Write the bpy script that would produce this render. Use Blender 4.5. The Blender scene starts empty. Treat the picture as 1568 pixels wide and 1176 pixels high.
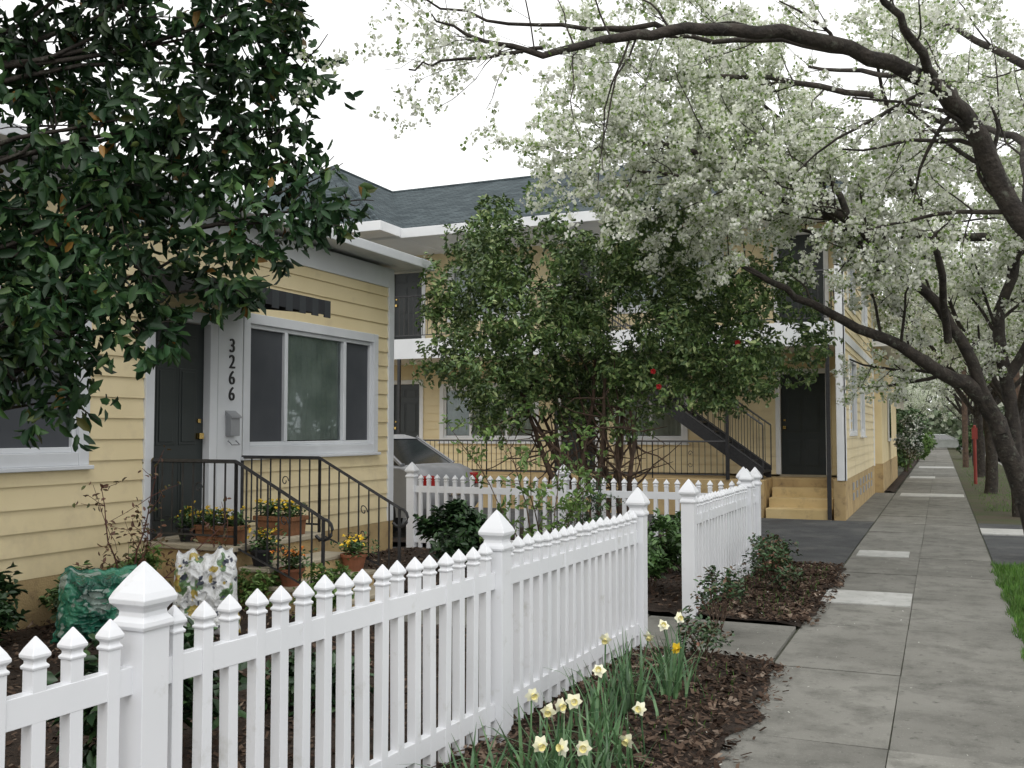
import bpy, math, random
import numpy as np
from mathutils import Vector, noise as mnoise
random.seed(7); rng=np.random.default_rng(11)
S=bpy.context.scene
# ------------------------------------------------------------------ helpers
def link(o,parent=None):
    S.collection.objects.link(o)
    if parent: o.parent=parent
    return o
def empty(name):
    e=bpy.data.objects.new(name,None); return link(e)
class MB:
    def __init__(s): s.v=[];s.f=[];s.m=[]
    def face(s,pts,mi=0):
        b=len(s.v); s.v+= [tuple(p) for p in pts]; s.f.append(tuple(range(b,b+len(pts)))); s.m.append(mi)
    def box(s,x0,x1,y0,y1,z0,z1,mi=0):
        b=len(s.v)
        s.v+=[(x0,y0,z0),(x1,y0,z0),(x1,y1,z0),(x0,y1,z0),(x0,y0,z1),(x1,y0,z1),(x1,y1,z1),(x0,y1,z1)]
        for q in ((0,3,2,1),(4,5,6,7),(0,1,5,4),(1,2,6,5),(2,3,7,6),(3,0,4,7)):
            s.f.append(tuple(b+i for i in q)); s.m.append(mi)
    def hexa(s,P8,mi=0):
        b=len(s.v); s.v+=[tuple(p) for p in P8]
        for q in ((0,3,2,1),(4,5,6,7),(0,1,5,4),(1,2,6,5),(2,3,7,6),(3,0,4,7)):
            s.f.append(tuple(b+i for i in q)); s.m.append(mi)
    def loft(s,cx,cy,prof,mi=0,n=4,rot=None,jx=0,jy=0):
        rot=math.pi/4 if rot is None else rot
        b=len(s.v); k=math.sqrt(2) if n==4 else 1
        z0=prof[0][0]
        for z,w in prof:
            for i in range(n):
                a=rot+2*math.pi*i/n
                s.v.append((cx+w*k*math.cos(a)+jx*(z-z0),cy+w*k*math.sin(a)+jy*(z-z0),z))
        for j in range(len(prof)-1):
            for i in range(n):
                s.f.append((b+j*n+i,b+j*n+(i+1)%n,b+(j+1)*n+(i+1)%n,b+(j+1)*n+i)); s.m.append(mi)
        s.f.append(tuple(b+(len(prof)-1)*n+i for i in range(n))); s.m.append(mi)
        s.f.append(tuple(b+n-1-i for i in range(n))); s.m.append(mi)
    def tube(s,path,radii,n=5,mi=0):
        b=len(s.v); path=[np.array(p,float) for p in path]
        if not hasattr(radii,'__len__'): radii=[radii]*len(path)
        up=np.array((0.13,0.31,0.94))
        for j,p in enumerate(path):
            t=path[min(j+1,len(path)-1)]-path[max(j-1,0)]
            t/=np.linalg.norm(t)+1e-9
            r=up if abs(t@up)<.93 else np.array((1.,0.2,0))
            u=np.cross(t,r); u/=np.linalg.norm(u)+1e-9; w=np.cross(t,u)
            for i in range(n):
                a=2*math.pi*(i+.5)/n
                q=p+radii[j]*(math.cos(a)*u+math.sin(a)*w); s.v.append((q[0],q[1],q[2]))
        for j in range(len(path)-1):
            for i in range(n):
                s.f.append((b+j*n+i,b+j*n+(i+1)%n,b+(j+1)*n+(i+1)%n,b+(j+1)*n+i)); s.m.append(mi)
        s.f.append(tuple(b+i for i in range(n)));s.m.append(mi)
        s.f.append(tuple(b+(len(path)-1)*n+n-1-i for i in range(n)));s.m.append(mi)
    def build(s,name,mats,parent=None,smooth=False,bevel=0,loc=None):
        me=bpy.data.meshes.new(name); me.from_pydata(s.v,[],s.f)
        for m in (mats if isinstance(mats,(list,tuple)) else [mats]): me.materials.append(m)
        me.polygons.foreach_set('material_index',s.m)
        if smooth: me.polygons.foreach_set('use_smooth',[True]*len(s.f))
        me.update()
        o=bpy.data.objects.new(name,me)
        if loc: o.location=loc
        link(o,parent)
        if bevel:
            md=o.modifiers.new('b','BEVEL'); md.width=bevel; md.segments=2; md.limit_method='ANGLE'
        return o
def raw_mesh(name,V,F,mats,parent=None,mi=None):
    V=np.asarray(V,np.float32); F=np.asarray(F,np.int32)
    me=bpy.data.meshes.new(name); k=F.shape[1]
    me.vertices.add(len(V)); me.vertices.foreach_set('co',V.ravel())
    me.loops.add(F.size); me.loops.foreach_set('vertex_index',F.ravel())
    me.polygons.add(len(F)); me.polygons.foreach_set('loop_start',np.arange(0,F.size,k,dtype=np.int32))
    me.polygons.foreach_set('loop_total',np.full(len(F),k,np.int32))
    for m in (mats if isinstance(mats,(list,tuple)) else [mats]): me.materials.append(m)
    if mi is not None: me.polygons.foreach_set('material_index',np.asarray(mi,np.int32))
    me.update(calc_edges=True); me.validate()
    o=bpy.data.objects.new(name,me); return link(o,parent)
# ------------------------------------------------------------------ materials
def newmat(name):
    m=bpy.data.materials.new(name); m.use_nodes=True; nt=m.node_tree
    return m,nt,nt.nodes['Principled BSDF'],nt.nodes['Material Output']
def M(name,c1,c2=None,rough=.7,scale=3,bump=0,bscale=60,spec=.3,metal=0,detail=3,lo=.35,hi=.65,dirt=None,dirt2=None,dirt3=None):
    m,nt,b,out=newmat(name); N=nt.nodes; L=nt.links
    b.inputs['Roughness'].default_value=rough; b.inputs['Metallic'].default_value=metal
    b.inputs['Specular IOR Level'].default_value=spec
    c2=c2 or tuple(x*.85 for x in c1)
    tc=N.new('ShaderNodeTexCoord'); n=N.new('ShaderNodeTexNoise'); n.inputs['Scale'].default_value=scale; n.inputs['Detail'].default_value=detail
    L.new(tc.outputs['Object'],n.inputs['Vector'])
    r=N.new('ShaderNodeValToRGB'); r.color_ramp.elements[0].position=lo; r.color_ramp.elements[1].position=hi
    r.color_ramp.elements[0].color=(*c1,1); r.color_ramp.elements[1].color=(*c2,1)
    L.new(n.outputs['Fac'],r.inputs['Fac']); col=r.outputs['Color']
    for dd in (dirt,dirt2,dirt3):
        if not dd: continue
        n3=N.new('ShaderNodeTexNoise'); n3.inputs['Scale'].default_value=dd[1]; n3.inputs['Detail'].default_value=5; n3.inputs['Roughness'].default_value=.7
        L.new(tc.outputs['Object'],n3.inputs['Vector'])
        r3=N.new('ShaderNodeValToRGB'); r3.color_ramp.elements[0].position=dd[2]; r3.color_ramp.elements[1].position=dd[3]
        L.new(n3.outputs['Fac'],r3.inputs['Fac'])
        mx=N.new('ShaderNodeMix'); mx.data_type='RGBA'; mx.inputs[7].default_value=(*dd[0],1)
        L.new(r3.outputs['Color'],mx.inputs[0]); L.new(col,mx.inputs[6]); col=mx.outputs[2]
    L.new(col,b.inputs['Base Color'])
    if bump:
        n2=N.new('ShaderNodeTexNoise'); n2.inputs['Scale'].default_value=bscale; n2.inputs['Detail'].default_value=3
        L.new(tc.outputs['Object'],n2.inputs['Vector'])
        bp=N.new('ShaderNodeBump'); bp.inputs['Strength'].default_value=bump; bp.inputs['Distance'].default_value=.02
        L.new(n2.outputs['Fac'],bp.inputs['Height']); L.new(bp.outputs['Normal'],b.inputs['Normal'])
    return m
def leafmat(name,cols,rough=.4,trans=.3,spec=.5,nscale=1.2,vlo=.65,vhi=1.25):
    """cols: list of (pos,color) over per-leaf random"""
    m,nt,b,out=newmat(name); N=nt.nodes; L=nt.links
    g=N.new('ShaderNodeNewGeometry'); r=N.new('ShaderNodeValToRGB')
    els=r.color_ramp.elements
    while len(els)<len(cols): els.new(.5)
    for e,(p,c) in zip(els,cols): e.position=p; e.color=(*c,1)
    L.new(g.outputs['Random Per Island'],r.inputs['Fac'])
    tc=N.new('ShaderNodeTexCoord'); n=N.new('ShaderNodeTexNoise'); n.inputs['Scale'].default_value=nscale; n.inputs['Detail'].default_value=1
    L.new(tc.outputs['Object'],n.inputs['Vector'])
    mr=N.new('ShaderNodeMapRange'); mr.inputs[1].default_value=.35; mr.inputs[2].default_value=.65; mr.inputs[3].default_value=vlo; mr.inputs[4].default_value=vhi
    L.new(n.outputs['Fac'],mr.inputs[0])
    hs=N.new('ShaderNodeHueSaturation'); L.new(r.outputs['Color'],hs.inputs['Color']); L.new(mr.outputs[0],hs.inputs['Value'])
    L.new(hs.outputs[0],b.inputs['Base Color']); b.inputs['Roughness'].default_value=rough; b.inputs['Specular IOR Level'].default_value=spec
    if trans>0:
        t=N.new('ShaderNodeBsdfTranslucent'); L.new(hs.outputs[0],t.inputs['Color'])
        mx=N.new('ShaderNodeMixShader'); mx.inputs[0].default_value=trans
        L.new(b.outputs[0],mx.inputs[1]); L.new(t.outputs[0],mx.inputs[2]); L.new(mx.outputs[0],out.inputs['Surface'])
    return m
siding_m=M('yellow_siding',(.775,.66,.42),(.725,.61,.375),rough=.55,scale=1.3,spec=.25,dirt=((.58,.48,.31),2.2,.52,.85))
stucco_m=M('yellow_stucco',(.77,.65,.40),(.69,.57,.34),rough=.85,scale=1.2,bump=.3,bscale=70)
trim_m=M('white_trim',(.80,.81,.82),(.73,.745,.76),rough=.45,scale=2.)
trimg_m=M('pale_grey_trim',(.68,.70,.73),(.61,.63,.66),rough=.5,scale=2.)
vinyl_m=M('white_vinyl',(.79,.80,.83),(.73,.745,.775),rough=.34,scale=1.4,spec=.4,dirt=((.50,.50,.46),5,.60,.85))
base_m=M('ochre_concrete',(.50,.37,.19),(.40,.29,.15),rough=.85,scale=3,bump=.3,dirt=((.22,.16,.1),6,.55,.75))
step_m=M('ochre_steps',(.60,.46,.24),(.52,.39,.19),rough=.8,scale=2.5,bump=.25,dirt=((.33,.25,.14),4,.55,.8))
tread_m=M('concrete_tread',(.42,.37,.28),(.33,.29,.22),rough=.85,scale=4,bump=.3)
iron_m=M('black_iron',(.018,.018,.02),(.03,.03,.032),rough=.4,scale=20,spec=.5)
door_m=M('dark_door',(.016,.022,.022),(.022,.028,.028),rough=.35,scale=3,spec=.5)
brass_m=M('brass',(.6,.42,.15),rough=.25,metal=1)
grey_m=M('grey_metal',(.35,.36,.38),rough=.45,metal=.3)
screen_m=M('window_screen',(.05,.055,.065),(.07,.075,.085),rough=.5,scale=2,spec=.4)
dark_m=M('dark_interior',(.02,.022,.025),rough=.9)
curtain_m=M('curtain',(.62,.68,.63),(.40,.46,.42),rough=.9,scale=3)
asph_m=M('asphalt',(.085,.088,.09),(.062,.064,.067),rough=.9,scale=2,bump=.5,bscale=220,dirt=((.13,.13,.125),1.1,.5,.7))
conc=[M('sidewalk_concrete_%d'%i,(a,a*.975,a*.875),(a*.76,a*.74,a*.66),rough=.85,scale=.9+i*.4,bump=.35,bscale=160,lo=.35,hi=.65,dirt=((a*.50,a*.49,a*.43),3.1,.46,.70),dirt2=((a*1.45,a*1.45,a*1.35),60,.60,.72),dirt3=((a*.36,a*.36,a*.31),11,.58,.72)) for i,a in enumerate((.245,.22,.265))]
lightc_m=M('new_concrete',(.50,.50,.48),(.42,.42,.40),rough=.8,scale=3,bump=.25,bscale=150,dirt=((.28,.28,.26),9,.5,.75))
joint_m=M('joint_dirt',(.09,.092,.07),(.05,.055,.035),rough=.95,scale=9)
soil_m=M('mulch_soil',(.050,.034,.025),(.028,.02,.015),rough=.95,scale=25,bump=1,bscale=90)
chip_m=leafmat('mulch_chips',[(0,(.035,.023,.017)),(.5,(.075,.050,.037)),(.88,(.13,.092,.068)),(1,(.24,.19,.15))],rough=.95,trans=0,spec=.05,nscale=2)
ground_m=M('ground_earth',(.075,.075,.06),(.06,.065,.045),rough=.95,scale=.4,bump=.5,bscale=20)
verge_m=M('verge_soil',(.05,.085,.02),(.045,.05,.025),rough=.95,scale=3,bump=.6,bscale=80)
dirt_m=M('bare_verge_dirt',(.085,.07,.05),(.06,.075,.03),rough=.95,scale=1.2,bump=.6,bscale=60)
grass_m=leafmat('grass_blades',[(0,(.05,.13,.018)),(.6,(.10,.23,.035)),(1,(.18,.29,.07))],rough=.5,trans=.3,nscale=3)
bark_m=M('pear_bark',(.06,.05,.042),(.03,.026,.023),rough=.9,scale=9,bump=.8,bscale=35,dirt=((.12,.125,.10),12,.56,.7))
bark2_m=M('shrub_bark',(.13,.085,.06),(.07,.05,.038),rough=.9,scale=9,bump=.5,bscale=40)
def roofmat():
    m,nt,b,out=newmat('slate_shingles'); N=nt.nodes;L=nt.links
    tc=N.new('ShaderNodeTexCoord'); sp=N.new('ShaderNodeSeparateXYZ'); L.new(tc.outputs['Object'],sp.inputs[0])
    ad=N.new('ShaderNodeMath'); L.new(sp.outputs[0],ad.inputs[0]); L.new(sp.outputs[1],ad.inputs[1])
    mu=N.new('ShaderNodeMath'); mu.operation='MULTIPLY'; mu.inputs[1].default_value=2.4; L.new(sp.outputs[2],mu.inputs[0])
    cb=N.new('ShaderNodeCombineXYZ'); L.new(ad.outputs[0],cb.inputs[0]); L.new(mu.outputs[0],cb.inputs[1])
    br=N.new('ShaderNodeTexBrick'); br.inputs['Scale'].default_value=1.6; br.inputs['Mortar Size'].default_value=.014
    br.inputs['Color1'].default_value=(.088,.110,.118,1); br.inputs['Color2'].default_value=(.052,.067,.074,1); br.inputs['Mortar'].default_value=(.022,.027,.03,1)
    L.new(cb.outputs[0],br.inputs['Vector']); 
    n=N.new('ShaderNodeTexNoise'); n.inputs['Scale'].default_value=6; L.new(tc.outputs['Object'],n.inputs['Vector'])
    mx=N.new('ShaderNodeMix'); mx.data_type='RGBA'; mx.blend_type='OVERLAY'; mx.inputs[0].default_value=.35
    L.new(br.outputs[0],mx.inputs[6]); L.new(n.outputs['Fac'],mx.inputs[7]); L.new(mx.outputs[2],b.inputs['Base Color'])
    b.inputs['Roughness'].default_value=.95; b.inputs['Specular IOR Level'].default_value=.1
    return m
roof_m=roofmat()
def glassmat():
    m,nt,b,out=newmat('window_glass'); N=nt.nodes;L=nt.links
    N.remove(b); t=N.new('ShaderNodeBsdfTransparent'); t.inputs[0].default_value=(.78,.81,.8,1)
    g=N.new('ShaderNodeBsdfGlossy'); g.inputs['Roughness'].default_value=.03; g.inputs[0].default_value=(.8,.85,.9,1)
    fr=N.new('ShaderNodeFresnel'); fr.inputs[0].default_value=1.8
    mx=N.new('ShaderNodeMixShader'); L.new(fr.outputs[0],mx.inputs[0]); L.new(t.outputs[0],mx.inputs[1]); L.new(g.outputs[0],mx.inputs[2])
    L.new(mx.outputs[0],out.inputs['Surface']); return m
glass_m=glassmat()
# ------------------------------------------------------------------ building parts
def PX(x0):  # wall facing +X
    return lambda a,z,o: (x0+o,a,z)
def PY(y0):  # wall facing -Y
    return lambda a,z,o: (a,y0-o,z)
def pbox(mb,P,a0,a1,z0,z1,o0,o1,mi=0):
    mb.hexa([P(a0,z0,o0),P(a1,z0,o0),P(a1,z0,o1),P(a0,z0,o1),P(a0,z1,o0),P(a1,z1,o0),P(a1,z1,o1),P(a0,z1,o1)],mi)
def siding(mb,P,a0,a1,z0,z1,ex,holes,mi=0,drop=.018):
    z=z0
    while z<z1-1e-4:
        zt=min(z+ex,z1); cuts={z,zt}
        for h in holes:
            for q in (h[2],h[3]):
                if z+1e-3<q<zt-1e-3: cuts.add(q)
        cuts=sorted(cuts)
        for s,e in zip(cuts,cuts[1:]):
            mid=(s+e)/2; iv=[(a0,a1)]
            for h in holes:
                if h[2]<mid<h[3]:
                    nv=[]
                    for (p,q) in iv:
                        if h[1]<=p or h[0]>=q: nv.append((p,q)); continue
                        if h[0]>p: nv.append((p,h[0]))
                        if h[1]<q: nv.append((h[1],q))
                    iv=nv
            os=drop*(1-(s-z)/ex); oe=drop*(1-(e-z)/ex)
            for p,q in iv:
                mb.face([P(p,s,os),P(q,s,os),P(q,e,oe),P(p,e,oe)],mi)
                if s==z: mb.face([P(p,s,0),P(q,s,0),P(q,s,os),P(p,s,os)],mi)
        z=zt
def window(W,P,a0,a1,z0,z1,mull=(),tw=.11,screens=(),curtain=True):
    """W dict of MBs trim, glass, inner"""
    t=W['trim']; o=.035
    pbox(t,P,a0-tw,a0,z0-tw,z1+tw,-.05,o); pbox(t,P,a1,a1+tw,z0-tw,z1+tw,-.05,o)
    pbox(t,P,a0,a1,z1,z1+tw,-.05,o-.003); pbox(t,P,a0-0,a1+0,z0-tw,z0,-.05,o-.003)
    pbox(t,P,a0-tw-.03,a1+tw+.03,z0-tw-.035,z0-tw,0,o+.03)
    f=.045
    pbox(t,P,a0,a0+f,z0,z1,-.07,.0); pbox(t,P,a1-f,a1,z0,z1,-.07,.0)
    pbox(t,P,a0+f,a1-f,z1-f,z1,-.07,-.002); pbox(t,P,a0+f,a1-f,z0,z0+f,-.07,-.002)
    for mq in mull: pbox(t,P,mq-.03,mq+.03,z0+f,z1-f,-.072,.004)
    W['glass'].face([P(a0+f,z0+f,-.045),P(a1-f,z0+f,-.045),P(a1-f,z1-f,-.045),P(a0+f,z1-f,-.045)])
    I=W['inner']
    # room box
    d=-1.2
    I.face([P(a0,z0,d),P(a1,z0,d),P(a1,z1,d),P(a0,z1,d)],0)
    for (p,q) in ((a0,a0),(a1,a1)): I.face([P(p,z0,-.08),P(p,z0,d),P(p,z1,d),P(p,z1,-.08)],0)
    I.face([P(a0,z0,-.08),P(a1,z0,-.08),P(a1,z0,d),P(a0,z0,d)],0); I.face([P(a0,z1,-.08),P(a1,z1,-.08),P(a1,z1,d),P(a0,z1,d)],0)
    for s0,s1 in screens:
        I.face([P(s0,z0+f,-.035),P(s1,z0+f,-.035),P(s1,z1-f,-.035),P(s0,z1-f,-.035)],2)
    if curtain:
        x=a0+f; i=0
        while x<a1-f-.05:
            k=i%2
            I.face([P(x,z0+f+.01,-.078-.014*k),P(x+.05,z0+f+.01,-.092+.014*k),P(x+.05,z1-f,-.092+.014*k),P(x,z1-f,-.078-.014*k)],1)
            x+=.05; i+=1
def door(W,P,a0,a1,z0,z1,tw=.12,knob=1,trim=True):
    D=W['door']; t=W['trim']; o=.035
    if trim:
        pbox(t,P,a0-tw,a0,z0,z1+tw,-.09,o); pbox(t,P,a1,a1+tw,z0,z1+tw,-.09,o); pbox(t,P,a0,a1,z1,z1+tw,-.09,o-.003)
    pbox(D,P,a0,a1,z0,z1,-.09,-.05,0)
    w=a1-a0
    for i in (0,1):
        p=a0+w*(.14+.40*i); q=p+w*.32
        for (r,s) in ((.08,.35),(.42,.78),(.84,.94)):
            zz=z0+(z1-z0)*r; ze=z0+(z1-z0)*s
            pbox(D,P,p,q,zz,ze,-.05,-.043,0); pbox(D,P,p+.03,q-.03,zz+.03,ze-.03,-.043,-.034,0)
    ak=a1-.07 if knob>0 else a0+.07
    for zk,r in ((z0+.95,.03),(z0+1.1,.02)): pbox(D,P,ak-r,ak+r,zk-r,zk+r,-.05,.0 if r>.025 else -.03,1)
    pbox(W['step'],P,a0-.02,a1+.02,z0-.05,z0,-.09,.06)
def newW(): return dict(trim=MB(),glass=MB(),inner=MB(),door=MB(),step=MB())
def finishW(W,par,tm):
    W['trim'].build('window_and_door_trim',tm,par,bevel=.006)
    W['glass'].build('window_glass',glass_m,par); W['inner'].build('window_interiors',[dark_m,curtain_m,screen_m],par)
    if W['door'].v: W['door'].build('doors',[door_m,brass_m],par,bevel=.004); W['step'].build('door_sills',tread_m,par)
def hip(mb,x0,x1,y0,y1,z,h,mi=0,t=.06):
    w=min(x1-x0,y1-y0)/2
    if y1-y0>x1-x0: a=((x0+x1)/2,y0+w,h); b=((x0+x1)/2,y1-w,h)
    else: a=(x0+w,(y0+y1)/2,h); b=(x1-w,(y0+y1)/2,h)
    c=[(x0,y0,z),(x1,y0,z),(x1,y1,z),(x0,y1,z)]
    if y1-y0>x1-x0:
        for f in ([c[0],c[1],a],[c[1],c[2],b,a],[c[2],c[3],b],[c[3],c[0],a,b]): mb.face(f,mi)
    else:
        for f in ([c[0],c[1],b,a],[c[1],c[2],b],[c[2],c[3],a,b],[c[3],c[0],a]): mb.face(f,mi)
    # ridge caps
    def cap(p,q):
        mb.tube([p,q],.055,6,mi)
    cap(a,b)
    near=lambda p:a if (Vector(p)-Vector(a)).length<(Vector(p)-Vector(b)).length else b
    for p in c: cap(p,near(p))
def eaves(mb,x0,x1,y0,y1,z,inset,g=.12):
    # gutters / fascia ring and soffit
    mb.box(x0-.1,x1+.1,y0-.1,y0,z-g,z+.01,0); mb.box(x0-.1,x1+.1,y1,y1+.1,z-g,z+.01,0)
    mb.box(x0-.1,x0,y0,y1,z-g,z+.01,0); mb.box(x1,x1+.1,y0,y1,z-g,z+.01,0)
    mb.box(x0,x1,y0,y1,z-g+.03,z-g+.05,0)
def rail(mb,p0,p1,h0,h1=None,sp=.115,low=.08,scroll=True,r=.009):
    h1=h0 if h1 is None else h1
    p0=np.array(p0,float);p1=np.array(p1,float); L=np.linalg.norm((p1-p0)[:2]); n=max(1,int(round(L/sp)))
    up=np.array((0,0,1.))
    mb.tube([p0+up*h0,p1+up*h1],.02,4); mb.tube([p0+up*low,p1+up*low],.012,4)
    mb.tube([p0,p0+up*h0],.017,4); mb.tube([p1,p1+up*h1],.017,4)
    for i in range(1,n):
        t=i/n; q=p0+(p1-p0)*t; mb.tube([q+up*low,q+up*(h0+(h1-h0)*t)],r,4)
    if scroll and n>4:
        t=(n//2+.5)/n; q=p0+(p1-p0)*t; dr=(p1-p0)/L; hm=(h0+h1)/2
        for sgn,zc in ((1,hm*.68),(-1,hm*.38)):
            pts=[]
            for k in range(14):
                a=sgn*(k/13*2.1*math.pi); rr=.05*(1-k/18)
                pts.append(q+dr*(rr*math.cos(a))*.9+up*(zc+rr*math.sin(a)*1.1))
            mb.tube(pts,.006,4)
# ------------------------------------------------------------------ ground
g=MB(); g.box(-900,900,-300,1500,-.6,-.14); g.build('ground',ground_m)
g=MB(); g.box(2.75,11.5,-40,400,-.139,-.12); g.build('street_road',asph_m)
g=MB(); g.box(2.6,2.75,-40,12.9,-.13,.0); g.box(2.6,2.75,19.2,400,-.13,.0); g.build('kerb',conc[2],bevel=.015)
g=MB(); g.box(-60,2.6,-30,400,-.138,-.03); g.build('lot_ground',joint_m)
# sidewalk panels
g=MB(); y=-6.0; i=0
while y<180:
    L=1.62
    for (x0,x1) in ((-1.08,-.273),(-.267,.54)):
        j=lambda: random.uniform(-.003,.003)
        z=[ -.0+random.uniform(-.005,.005) for _ in range(4)]
        mi=random.choice((0,0,1,2))
        g.hexa([(x0,y,-.012),(x1,y,-.012),(x1,y+L-.008,-.012),(x0,y+L-.008,-.012),(x0+j(),y+j(),z[0]),(x1+j(),y,z[1]),(x1,y+L-.008,z[2]),(x0+j(),y+L-.008,z[3])],mi)
    y+=L
g.build('sidewalk',conc)
g=MB(); g.box(-1.1,.56,-6,180,-.03,-.010); g.build('sidewalk_joints',joint_m)
g=MB()
for (x0,x1,y0,y1) in ((-1.06,-.28,9.62,10.42),(-1.02,-.40,13.35,14.0),(.56,1.25,16.9,17.9),(-.95,.5,26.0,27.2),(-1.0,-.2,36,37.5),(-.9,.5,46,48)):
    g.hexa([(x0,y0,-.02),(x1,y0+.05,-.02),(x1,y1,-.02),(x0,y1-.03,-.02),(x0,y0,.012),(x1,y0+.05,.012),(x1,y1,.012),(x0,y1-.03,.012)])
g.build('sidewalk_patch',lightc_m)
g=MB(); g.box(-30,-1.105,11.55,18.55,-.03,-.006); g.box(.565,2.6,13.2,19.0,-.03,-.008); g.box(-30,-6.8,18.55,60,-.03,-.007); g.build('driveway',asph_m)
g=MB(); g.box(-1.58,-1.103,18.56,27.28,-.03,-.002); g.build('side_paving',conc[1])
# entry path
g=MB(); 
for a in (0,1,2): g.box(-4.75+a*1.22,-4.75+(a+1)*1.22-.012,6.98,8.26,-.03,.04-.01*a,a%2)
g.build('garden_path',[conc[1],conc[0]],bevel=.005)
# beds: bumpy soil sheets
def sheet(name,x0,x1,y0,y1,z,amp,nx,ny,mat,edge=.07,crown=.04):
    V=[];F=[]
    for j in range(ny+1):
        for i in range(nx+1):
            x=x0+(x1-x0)*i/nx; y=y0+(y1-y0)*j/ny
            n=mnoise.noise(Vector((x*2.3,y*2.3,3)))*amp+mnoise.noise(Vector((x*9,y*9,1)))*amp*.4
            if i==nx: x+=mnoise.noise(Vector((y*1.7,5,0)))*edge+mnoise.noise(Vector((y*7,9,0)))*edge*.4
            ed=min(i,nx-i)/3.0; 
            zz=z+n+crown*min(1,ed)
            if i==nx: zz=-.0+.008
            V.append((x,y,zz))
    for j in range(ny):
        for i in range(nx):
            a=j*(nx+1)+i; F.append((a,a+1,a+nx+2,a+nx+1))
    o=raw_mesh(name,V,F,mat); o.data.polygons.foreach_set('use_smooth',[True]*len(F)); return o
sheet('mulch_bed',-2.15,-1.03,-4,6.95,.0,.02,14,160,soil_m,edge=.13)
sheet('mulch_bed',-2.1,-1.04,8.3,12.1,.0,.02,14,60,soil_m,edge=.13)
sheet('garden_soil',-6.72,-2.1,-4,6.93,.03,.03,40,100,soil_m)
sheet('garden_soil',-6.72,-2.05,8.32,11.5,.03,.03,40,40,soil_m)
sheet('garden_soil',-7.4,-2.6,11.9,14.6,.02,.03,30,20,soil_m)
sheet('planting_strip',-1.4,-1.12,27.4,60,.0,.02,8,120,soil_m)
V=MB(); V.box(.565,2.6,-30,13.15,-.03,-.012); V.box(.565,2.6,19.0,400,-.03,-.012,1); V.build('grass_verge_soil',[verge_m,dirt_m])
def scatter_chips(name,regs,n,mat,smin=.012,smax=.04):
    P=[]
    for (x0,x1,y0,y1,z,w) in regs:
        k=int(n*w); P.append(np.stack([rng.uniform(x0,x1,k),rng.uniform(y0,y1,k),np.full(k,z)+rng.uniform(0,.02,k)],1))
    C=np.concatenate(P); N=len(C)
    a=rng.uniform(0,2*np.pi,N); s=rng.uniform(smin,smax,N)*rng.uniform(.5,1,N); asp=rng.uniform(.25,.6,N)
    t=np.stack([np.cos(a),np.sin(a),rng.normal(0,.3,N)],1)*s[:,None]; w=np.stack([-np.sin(a),np.cos(a),rng.normal(0,.45,N)],1)*(s*asp)[:,None]
    Vv=np.stack([C-t-w*.8,C+t-w,C+t*1.1+w*.7,C-t*.9+w],1).reshape(-1,3)
    F=np.arange(4*N).reshape(-1,4); return raw_mesh(name,Vv,F,mat)
scatter_chips('mulch_chips',[(-2.15,-1.06,0,6.95,.045,.36),(-2.1,-1.06,8.3,12.1,.045,.2),(-1.10,-.97,0,6.9,.008,.02),(-1.10,-.96,8.4,11.5,.008,.012),(-1.0,-.88,0,6.9,.004,.004),(-6.6,-2.1,2,6.9,.07,.34),(-6.6,-2.1,8.4,11.3,.07,.14)],38000,chip_m,.008,.032)
petal_m=leafmat('fallen_petals',[(0,(.5,.5,.44)),(1,(.7,.7,.65))],trans=0)
scatter_chips('fallen_petals',[(-1.05,.5,3,14,.008,.35),(-2,-1,3,12,.06,.35),(-1.05,.5,14,30,.008,.25)],300,petal_m,.004,.008)
def blades(name,x0,x1,y0,y1,n,h,mat,z=-.012,yp=1):
    x=rng.uniform(x0,x1,n); y=y0+(y1-y0)*rng.uniform(0,1,n)**yp
    x=x+.03*np.sin(y*7)*(x<x0+.1)
    a=rng.uniform(0,2*np.pi,n); hh=h*rng.uniform(.5,1.2,n); w=.004+.003*rng.random(n)
    ln=rng.uniform(.1,.6,n)*hh; la=rng.uniform(0,2*np.pi,n)
    B=np.stack([x,y,np.full(n,z)],1); d=np.stack([np.cos(a),np.sin(a),0*a],1)*w[:,None]
    tip=B+np.stack([ln*np.cos(la),ln*np.sin(la),hh],1)
    V=np.stack([B-d,B+d,tip],1).reshape(-1,3); return raw_mesh(name,V,np.arange(3*n).reshape(-1,3),mat)
blades('verge_grass',.52,2.55,4,13.1,42000,.075,grass_m)
blades('verge_grass',.8,2.55,22,60,2500,.07,grass_m,yp=1.6)
blades('bed_weeds',-2.0,-1.15,8.5,11.8,350,.07,grass_m,z=.03)
blades('bed_weeds',-2.0,-1.15,3.2,6.8,300,.06,grass_m,z=.03)
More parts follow.
